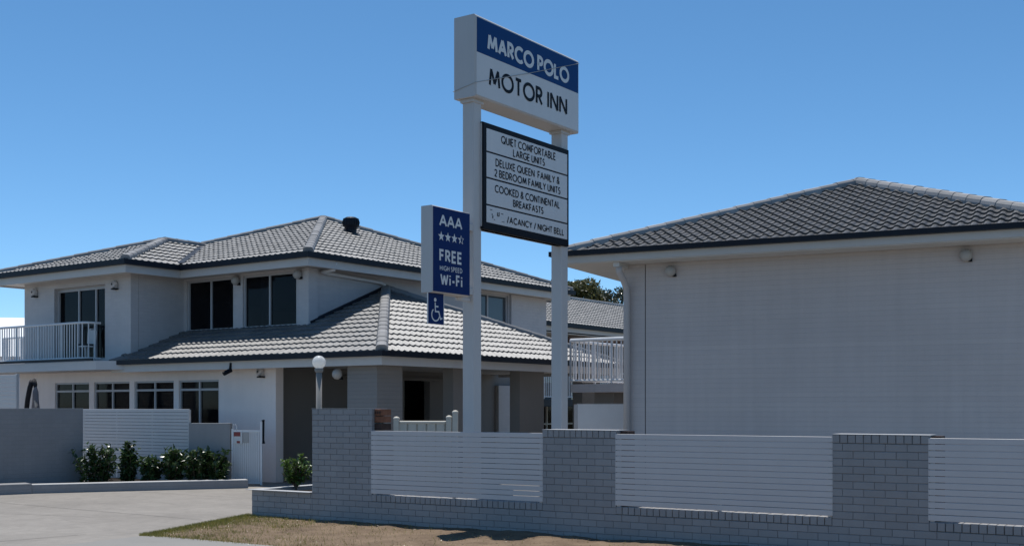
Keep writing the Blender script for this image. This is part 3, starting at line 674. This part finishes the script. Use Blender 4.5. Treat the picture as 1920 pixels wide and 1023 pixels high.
for a_, b_ in (((-.43, 4.12), (-.418, 4.083)), ((-.418, 4.083), (-.375, 4.082)), ((-.375, 4.082), (-.405, 4.05)), ((-.405, 4.05), (-.395, 4.005)), ((-.395, 4.005), (-.43, 4.03))): stroke(q, [a_, b_], .008, ya-.001)
q.build('star', M_letter, ac)
pl = MB(); pl.box(-1.05, -.70, -.11, -.1, 2.855, 3.279); pl = pl.build('access_plate', M_navy, SG)
q = MB(); cx = -.875
q.lathe([(.001, .0), (.028, .0)], (cx-.02, -.1135, 3.19), (0, -1, 0), 14)
stroke(q, [(cx-.02, 3.15), (cx-.015, 3.03), (cx+.06, 3.03), (cx+.10, 2.93), (cx+.14, 2.945)], .022, -.113)
stroke(q, [(cx-.018, 3.1), (cx+.05, 3.1)], .02, -.1134)
stroke(q, arc(cx-.01, 2.985, .085, .085, 125, 345, 18), .02, -.1128)
q.build('symbol', M_letter, pl)
for xe in (-1.05, -.70):
    q = MB(); q.box(xe-.005, xe+.005, -.112, -.098, 2.85, 3.28); q.build('edge', M_letter, pl)

# ------------------------------------------------------------------ front fence
FN = thing('brick_fence', 'grey painted brick fence with piers, soldier-course caps and white slat panels along the street', 'fence', FO, FA)
fr = random.Random(5)
def bricks(mb, mo, x0, x1, z0, z1, yb=.11, off=0.0):
    n = max(1, round((z1-z0)/.086)); h = (z1-z0)/n
    for j in range(n):
        x = x0-(.12 if (j % 2) else 0)-off
        while x < x1-.01:
            a, b_ = max(x0, x+.0025), min(x1, x+.24-.0025)
            if b_-a > .02: mb.bbox(a, b_, fr.uniform(-.0015, .0015), yb, z0+j*h+.0025, z0+(j+1)*h-.0025, .004, fr.random())
            x += .24
    mo.box(x0+.001, x1-.001, .006, yb-.01, z0, z1-.001)
def soldiers(mb, x0, x1, z0, z1, y0=-.004, y1=.11):
    n = max(1, round((x1-x0)/.086)); h = (x1-x0)/n
    for k in range(n): mb.bbox(x0+k*h+.004, x0+(k+1)*h-.004, y0+fr.uniform(-.002, .002), y1, z0+.003, z1+fr.uniform(-.002, .002), .005, fr.random())
base = MB(); mo = MB()
bricks(base, mo, 0, 1.231, -.0, .43); bricks(base, mo, 1.231, 15.8, 0, .344)
PIERS = [(1.231, 2.367, 1.685), (5.227, 6.31, 1.41), (9.074, 10.148, 1.395), (12.9, 13.97, 1.39)]
spans = [(2.367, 5.227), (6.31, 9.074), (10.148, 12.9), (13.97, 15.8)]
for a, b_ in spans: soldiers(base, a, b_, .346, .445, y1=.23); mo.box(a, b_, .02, .2, .34, .435)
base.build('base_wall', M_fbrick, FN); mo.build('mortar', M_mortar, FN)
bk = MB(); bk.box(1.231, 15.8, .112, .23, 0, .344); bk.build('rear_leaf', M_fbrick, FN)
for k, (a, b_, z) in enumerate(PIERS):
    p = MB(); m_ = MB()
    bricks(p, m_, a, b_, .344, z-.10 if k else z-.002, off=.06*k)
    if k: soldiers(p, a, b_, z-.098, z, y1=.112); m_.box(a+.002, b_-.002, .008, .1, z-.1, z-.01)
    o = p.build('brick_pier', M_fbrick, FN); m_.build('mortar', M_mortar, o)
    r_ = MB(); r_.box(a, b_, .114, .35, 0.0, z-.003); r_.build('rear_leaf', M_fbrick, o)
    c_ = MB(); c_.box(a-.006, b_+.006, -.008, .36, z, z+.006); c_.build('cap', M_fcap, o)
    if k == 0:
        for zz, mm in ((1.685-.10, M_orange), (1.685-.2, M_orange), (1.685-.31, M_rawd)):
            u = MB(); u.bbox(b_+.002, b_+.125, .06, .3, zz+.004, zz+.094, .004); u = u.build('bare_brick', mm, o)
            if zz > 1.58:
                h_ = MB()
                for q_ in range(3): h_.box(b_+.014+.038*q_, b_+.014+.038*q_+.022, .0555, .08, zz+.025, zz+.065)
                h_.build('brick_hole', M_rawd, u)
    else:
        u = MB(); u.box(b_+.002, b_+.10, .12, .34, 0.4, z-.008); u.build('bare_brick', M_rawd, o)
for (a, b_) in spans:
    s_ = MB(); z = .458; n = 13; h = (1.372-.458)/n
    for k in range(n): s_.bbox(a-.008, b_+.008, -.006, .012, z+k*h+.003, z+(k+1)*h-.003, .003, fr.random())
    o = s_.build('slat_panel', M_slat, FN)
    m3 = max(2, round((b_-a)/1.15))
    for q_ in range(m3+1):
        xx = a+.03+(b_-a-.06)*q_/m3; u = MB(); u.box(xx-.022, xx+.022, .0125, .05, .447, 1.368); u.build('panel_post', M_slat, o)
# planter behind the low wall
pr = MB(); pr.sweep([(0.06, .112), (.2, 2.5), (3.2, 2.5)], -.055, .055, 0, .43); pr.build('planter_wall', M_fbrick, FN)
pc = MB(); pc.sweep([(1.23, .055), (0.06, .055), (.2, 2.5), (3.2, 2.5)], -.06, .12, .431, .438); pc.build('planter_cap', M_fcap, FN)
ps = MB(); ps.poly([fw(.1, .15, .37), fw(3.2, .15, .37), fw(3.2, 2.45, .37), fw(.25, 2.45, .37)]); tag(ps.build('planter_soil', M_soil), kind='structure')
sb = shrub('shrub', 'small bright green leafy shrub in the corner planter beside the left fence pier', (-3.46, 18.8, .36), .52, .52, 26, 26, .085, .055, M_leafg, 21)
sb.location.z = .44
stm = MB(); stm.tube([(0, 0, -.09), (.01, 0, .12)], [.02, .016], 7); stm.build('trunk', M_stem, sb)

# ------------------------------------------------------------------ left street wall, gate, planter
EW = thing('entry_wall', 'low grey painted entry wall splayed at the left edge of the driveway', 'wall')
p = MB(); A_ = (-11.6, 22.2); B_ = (-9.16, 25.05)
p.sweep([A_, B_], 0, .22, 0, 1.68); p.build('wall', M_lwall, EW)
p = MB(); p.sweep([(-11.7, 21.6), (-9.495, 23.20)], 0, .5, 0, .20); p.build('plinth', M_lwall, EW)
p = MB(); p.sweep([A_, B_], -.008, .23, 1.681, 1.69); p.build('cap', M_fcap, EW)
KW = thing('planter_kerb', 'long low grey concrete planter edging beside the driveway', 'kerb')
p = MB(); p.sweep([(-9.50, 23.22), (-7.6, 24.05), (-5.58, 24.82)], 0, .41, 0, .17); p.build('edging', M_lwall, KW)
p = MB(); p.sweep([(-9.50, 23.22), (-7.6, 24.05), (-5.58, 24.82)], .01, .40, .171, .178); p.build('top', M_fcap, KW)
ps = MB(); ps.poly([(-9.5, 23.35, .1), (-7.65, 24.2, .1), (-5.6, 24.95, .1), (-6.1, 25.5, .1), (-7.1, 25.55, .1), (-9.2, 27.0, .1), (-9.4, 25, .1)]); tag(ps.build('garden_bed', M_soil), kind='structure')
SF = thing('slat_fence', 'white horizontal slat fence behind the garden bed under the ground floor windows', 'fence', (-7.05, 25.62, 0), -35.8)
s_ = MB()
for k in range(17): s_.bbox(-3.9, 0, 0, .018, .42+k*.074+.003, .42+(k+1)*.074-.003, .003)
s_.build('slat_panel', M_slat, SF)
for x in (-3.88, -2.6, -1.3, -.04):
    s_ = MB(); s_.box(x-.025, x+.025, .0185, .06, .1, 1.66); s_.build('post', M_slat, SF)
s_ = MB(); s_.box(-3.9, -.001, .062, .066, .41, 1.66); s_.build('dark_gap_sheet', M_dgrey, SF)  # dark sheet added behind the slats so that their gaps show dark
s_ = MB(); s_.box(-3.9, .0, .02, .16, 0, .4); s_.build('base_wall', M_fbrick, SF)
GW = thing('rendered_wall', 'short dark grey rendered wall between the slat fence and the white gate', 'wall')
p = MB(); p.sweep([(-7.05, 25.6), (-6.15, 25.58)], 0, .2, 0, 1.355); p.build('wall', M_fbrick, GW)
p = MB(); p.sweep([(-7.05, 25.6), (-6.15, 25.58)], -.01, .21, 1.356, 1.366); p.build('cap', M_fcap, GW)
GT = thing('white_gate', 'narrow white gate with vertical bars and small notice plates beside the entry', 'gate', (-6.12, 25.6, 0), 0)
g = MB()
for k in range(15): g.box(.05+k*.041, .05+k*.041+.026, 0, .02, .06, 1.2)
g.build('bars', M_trim, GT)
g = MB(); g.box(0, .045, -.01, .03, .02, 1.24); g.box(.625, .67, -.01, .03, .02, 1.4); g.box(.045, .625, -.005, .022, .045, .085); g.box(.045, .625, -.005, .022, 1.17, 1.215); g.build('frame', M_trim, GT)
g = MB(); g.box(.03, .61, .024, .03, .09, 1.17); g.build('sheet', M_trim, GT)
g = MB(); g.box(.05, .24, -.02, -.006, .92, 1.18); pl_ = g.build('notice_plate', M_globe, GT)
g = MB(); g.box(.055, .2, -.023, -.0205, 1.08, 1.175); g.box(.12, .19, -.023, -.0205, .93, .98); g.build('red_mark', M_red, pl_)
g = MB(); g.box(.26, .38, -.02, -.006, .94, 1.17); g.build('notice_plate', M_bulk, GT)
g = MB(); g.tube([(.03, 0, 1.2), (.03, 0, 1.3), (.05, 0, 1.335), (.09, 0, 1.335), (.11, 0, 1.3), (.11, 0, 1.2)], .011, 6); g.build('latch_loop', M_globe, GT)
g = MB(); g.tube([(.70, .0, .92), (.695, .0, 1.0), (.70, 0, 1.38), (.69, 0, 1.44)], [.035, .022, .022, .035], 8); g.build('gate_closer', M_black, GT)
for i, (px_, dep, w_, h_, lab, sd) in enumerate((
        (-8.80, 24.80, .92, .84, 'broad dark leafy shrub nearest the entry wall in the garden bed', 1),
        (-8.20, 25.10, .36, .92, 'dark shrub with an upright stem before the slat fence', 2),
        (-7.72, 25.05, .46, .56, 'low thin shrub in the middle of the garden bed', 3),
        (-7.25, 25.10, .62, .74, 'bright topped shrub before the right half of the slat fence', 4),
        (-6.72, 25.15, .74, .76, 'dark shrub before the short grey wall', 5),
        (-6.33, 25.20, .64, .72, 'dark glossy shrub beside the white gate', 6))):
    shrub('shrub', lab, (px_, dep, .1), w_, h_, 28, 32, .14, .085, M_leafd, 40+sd, 'shrubs in the left garden bed', .5, .06)
# slat screen and folded umbrella further left
SS = thing('slat_screen', 'pale slat screen under the balcony at the left edge', 'screen', (-12.72, 28.75, 0), -35.8)
s_ = MB()
for k in range(24): s_.bbox(-3, 1.02, 0, .02, .1+k*.10+.005, .1+(k+1)*.10-.005, .004)
s_.build('slat_panel', M_slat, SS)
for x in (-2.9, .98):
    s_ = MB(); s_.box(x-.03, x+.03, .021, .08, 0, 2.52); s_.build('post', M_slat, SS)
UM = thing('folded_umbrella', 'closed dark garden umbrella standing before the white wall under the balcony', 'umbrella', (-12.05, 29.3, 0), -35.8)
u = MB(); u.tube([(-.25, 0, 0), (-.22, 0, 1.2), (-.08, 0, 1.9), (.02, 0, 2.2), (.1, 0, 2.36), (.2, 0, 2.38), (.25, 0, 2.28), (.26, 0, 2.15)], [.05, .05, .06, .06, .06, .06, .05, .03], 10); u.build('arm', M_dgrey, UM, smooth=True)
u = MB()
u.lathe([(.03, 2.22), (.07, 2.1), (.08, 1.85), (.11, 1.6), (.10, 1.3), (.14, 1.0), (.05, .95)], (.27, 0, 0), (0, 0, 1), 12); u.build('canopy', M_gfab, UM, smooth=True)
u = MB(); u.poly([(.33, -.05, 1.9), (.46, -.1, 1.84), (.5, -.08, 1.76), (.38, -.06, 1.7)]); u.poly([(.33, -.08, 1.9), (.46, -.13, 1.84), (.5, -.11, 1.76), (.38, -.09, 1.7)]); u.build('strap', M_white, UM)

# ------------------------------------------------------------------ things between fence and buildings
LP = thing('globe_lamp', 'white globe lamp on a slim post behind the left fence pier', 'lamp', (-3.29, 20.0, 0))
p = MB(); p.tube([(0, 0, 0), (0, 0, 2.36)], .05, 12); p.build('post', M_lpost, LP, smooth=True)
p = MB(); p.lathe([(.056, 2.30), (.075, 2.33), (.075, 2.37), (.05, 2.375)], (0, 0, 0), (0, 0, 1), 14); p.build('collar', M_lpost, LP, smooth=True)
p = MB(); p.sphere((0, 0, 2.475), .115, n=24); p.build('globe', M_opal, LP, smooth=True)
CF = thing('cream_fence', 'short cream steel fence panel with round-capped posts before the porch', 'fence', (-2.06, 20.4, 0), -4)
for x, z in ((0, 1.51), (.92, 1.53), (1.03, 1.62)):
    p = MB(); p.box(x, x+.09, 0, .09, 0, z); p = p.build('post', M_cream, CF)
    q = MB(); q.sphere((x+.045, .045, z), .058, n=14, sz=.7); q.build('post_cap', M_cream, p, smooth=True)
p = MB(); p.bbox(.091, .919, .015, .075, 1.42, 1.475, .015); p.build('top_rail', M_cream, CF)
p = MB()
for k in range(5):
    x = .092+k*.1654; p.poly([(x, .03, .1), (x+.0827*2-.0327-.0, .03, .1), (x+.0827*2-.0327-.0, .03, 1.42), (x, .03, 1.42)]); p.poly([(x+.0827*2-.0327-.0, .03, .1), (x+.0827*2-.024, .055, .1), (x+.0827*2-.024, .055, 1.42), (x+.0827*2-.0327-.0, .03, 1.42)]); p.poly([(x+.0827*2-.024, .055, .1), (x+.0827*2-.008, .055, .1), (x+.0827*2-.008, .055, 1.42), (x+.0827*2-.024, .055, 1.42)]); p.poly([(x+.0827*2-.008, .055, .1), (x+.0827*2, .03, .1), (x+.0827*2, .03, 1.42), (x+.0827*2-.008, .055, 1.42)])
p.build('sheet', M_cream, CF)
SWL = thing('boundary_wall', 'plain white rendered wall under the landing beside the brick building', 'wall', (1.38, 24.6, 0), 0)
p = MB(); p.box(0, 2.6, 0, .18, 0, 1.775); p.build('wall', M_trim, SWL)
p = MB(); p.poly([(-.06, .4, 0), (-.001, -.0, 0), (-.001, -.0, 1.775), (-.06, .4, 1.775)]); p.box(-.01, 2.6, -.01, .19, 1.776, 1.79); p.build('cap', M_fcap, SWL)  # also holds an added left end strip, angled to show a sunlit edge
LD = thing('stair_landing', 'raised concrete landing with white baluster railing behind the brick building', 'balcony', (1.45, 29.0, 0), 54.2)
p = MB(); p.box(0, 4.5, -1.6, 0, 2.08, 2.28); p.build('slab', M_wallr, LD)
p = MB(); p.box(.55, 1.1, -.9, -.35, 0, 2.078); p.build('pillar', M_porch, LD)
railing([(0, 0), (4.5, 0)], 2.3, 3.34, LD, 'railing', step=.125, hr=.035, br=.013); railing([(0, -1.58), (4.5, -1.58)], 2.3, 3.34, LD, 'railing', step=.125, hr=.03, br=.013)
railing([(0, 0), (0, -1.58)], 2.3, 3.36, LD, 'railing', step=.125, hr=.045, br=.013)

# ------------------------------------------------------------------ far wing, neighbours, trees
FWG = thing('motel_wing', 'far motel wing with pale tiled roof and balustraded gallery seen between the buildings', 'building', (1.05, 38.5, 0), 55.0)
e0 = (-5, 0, 4.55); e1 = (20, 0, 4.55)
tiles('roof', M_tile, FWG, [e0, e1, (20, 4.5, 6.15), (-5, 4.5, 6.15)], (e0, e1), course=.33)
b = MB(); b.poly([(-5, 4.5, 6.15), (20, 4.5, 6.15), (20, 9, 4.55), (-5, 9, 4.55)]); b.build('roof', M_tile, FWG)
rc = MB(); caps(rc, (-5, 4.5, 6.15), (20, 4.5, 6.15), .12); rc.build('ridge_cap', M_capd, FWG)
eaves([(-5, 0), (20, 0)], 4.55, FWG, .13, .16, M_soffit)
b = MB(); b.box(-5, 20, .06, 8.9, 4.2, 4.22); b.build('soffit', M_soffit, FWG)
b = MB(); b.wall('x', 1.9, 2.1, -5, 20, -1, 4.2, [(x, x+.9, 2.0, 4.0) for x in (-3.5, .6, 4.7, 8.8)]+[(x, x+1.5, 2.6, 3.9) for x in (-2, 2.2, 6.3, 10.4)]); b.build('wall', M_porch, FWG)
b = MB(); b.box(-5, 20, 2.2, 2.25, 0, 4.2); b.build('window', M_glass, FWG)
b = MB(); b.box(-5, 20, .05, 1.898, 1.75, 1.98); b.build('gallery_floor', M_gutter, FWG)
railing([(-5, .15), (20, .15)], 2.0, 2.95, FWG, 'railing', step=.13, hr=.03, br=.014)
b = MB(); b.box(2.8, 3.6, 1.6, 1.88, 3.85, 4.1); b.box(2.0, 6.2, .3, .4, 3.95, 4.15); b.build('beam', M_brown, FWG)
b = MB(); b.box(-5, 20, 1.86, 1.897, -.5, 1.75); b.build('lower_glazing', M_glass, FWG)
b = MB()
for x in (.5, 1.6, 2.9, 4.2): b.box(x, x+.06, 1.8, 1.859, -.5, 1.75)
b.box(-5, 20, 1.81, 1.858, 1.1, 1.15); b.build('lower_frame', M_cream, FWG)
NB = thing('white_shed', 'bright white roofed neighbouring building at the left edge behind the balcony', 'building', (-17.6, 40, 0), 8)
b = MB(); b.box(-9, 4.5, .3, 5, 0, 3.6); b.build('wall', M_render, NB)
b = MB(); b.poly([(-9.4, 0, 3.45), (4.8, 0, 3.45), (4.8, 2.4, 4.95), (-9.4, 2.4, 4.95)]); b.poly([(-9.4, 2.4, 4.95), (4.8, 2.4, 4.95), (4.8, 5.2, 3.45), (-9.4, 5.2, 3.45)])
for k in range(48): b.box(-9.35+k*.3, -9.33+k*.3, -.0, .02, 3.44, 3.47)
b.build('roof', M_shed, NB)

def tree(label, loc, h, cw, chh, n, m, seed, ll, gaps=0.25, flat=1.0):
    rnd = random.Random(seed); t = thing('tree', label, 'tree', loc, rnd.uniform(0, 360))
    tk = MB(); tk.tube([(0, 0, 0), (.1, .05, h*.4), (-.05, .1, h*.65)], [h*.025, h*.018, h*.012], 8)
    cl = []
    for k in range(22):
        d = rdir(rnd, -.5); c_ = Vector((d.x*cw/2*.8, d.y*cw/2*.8, h-chh/2+d.z*chh/2*.75)); rr = rnd.uniform(.14, .30)*min(cw, chh); cl.append((c_, rr))
        if k < 9: tk.tube([(-.05, .1, h*.6), ((c_.x)*.5, c_.y*.5, (c_.z+h*.6)/2), c_], [h*.010, h*.007, h*.003], 6)
    tk.build('trunk', M_stem, t); lf = MB()
    for c_, rr in cl:
        for q in range(n):
            d = rdir(rnd, -.8); p = c_+Vector((d.x, d.y, d.z*.75))*rr*(rnd.random()**.4)
            leaf(lf, p, rdir(rnd), rdir(rnd), ll*rnd.uniform(.6, 1.3), ll*.5, rnd)
    lf.build('crown', m, t); return t
tree('dense olive green tree rising behind the far wing roof', (4.1, 74, 0), 9.85, 3.5, 3.6, 330, M_leafo, 5, .24)
tree('olive tree at the left of the dense tree, partly hidden by the sign post', (2.9, 78, 0), 10.2, 3.2, 3.2, 300, M_leafo, 9, .24)
tree('sparse grey green gum tree next to the brick building eave', (6.4, 72, 0), 9.3, 1.7, 2.4, 50, M_leafs, 8, .2)
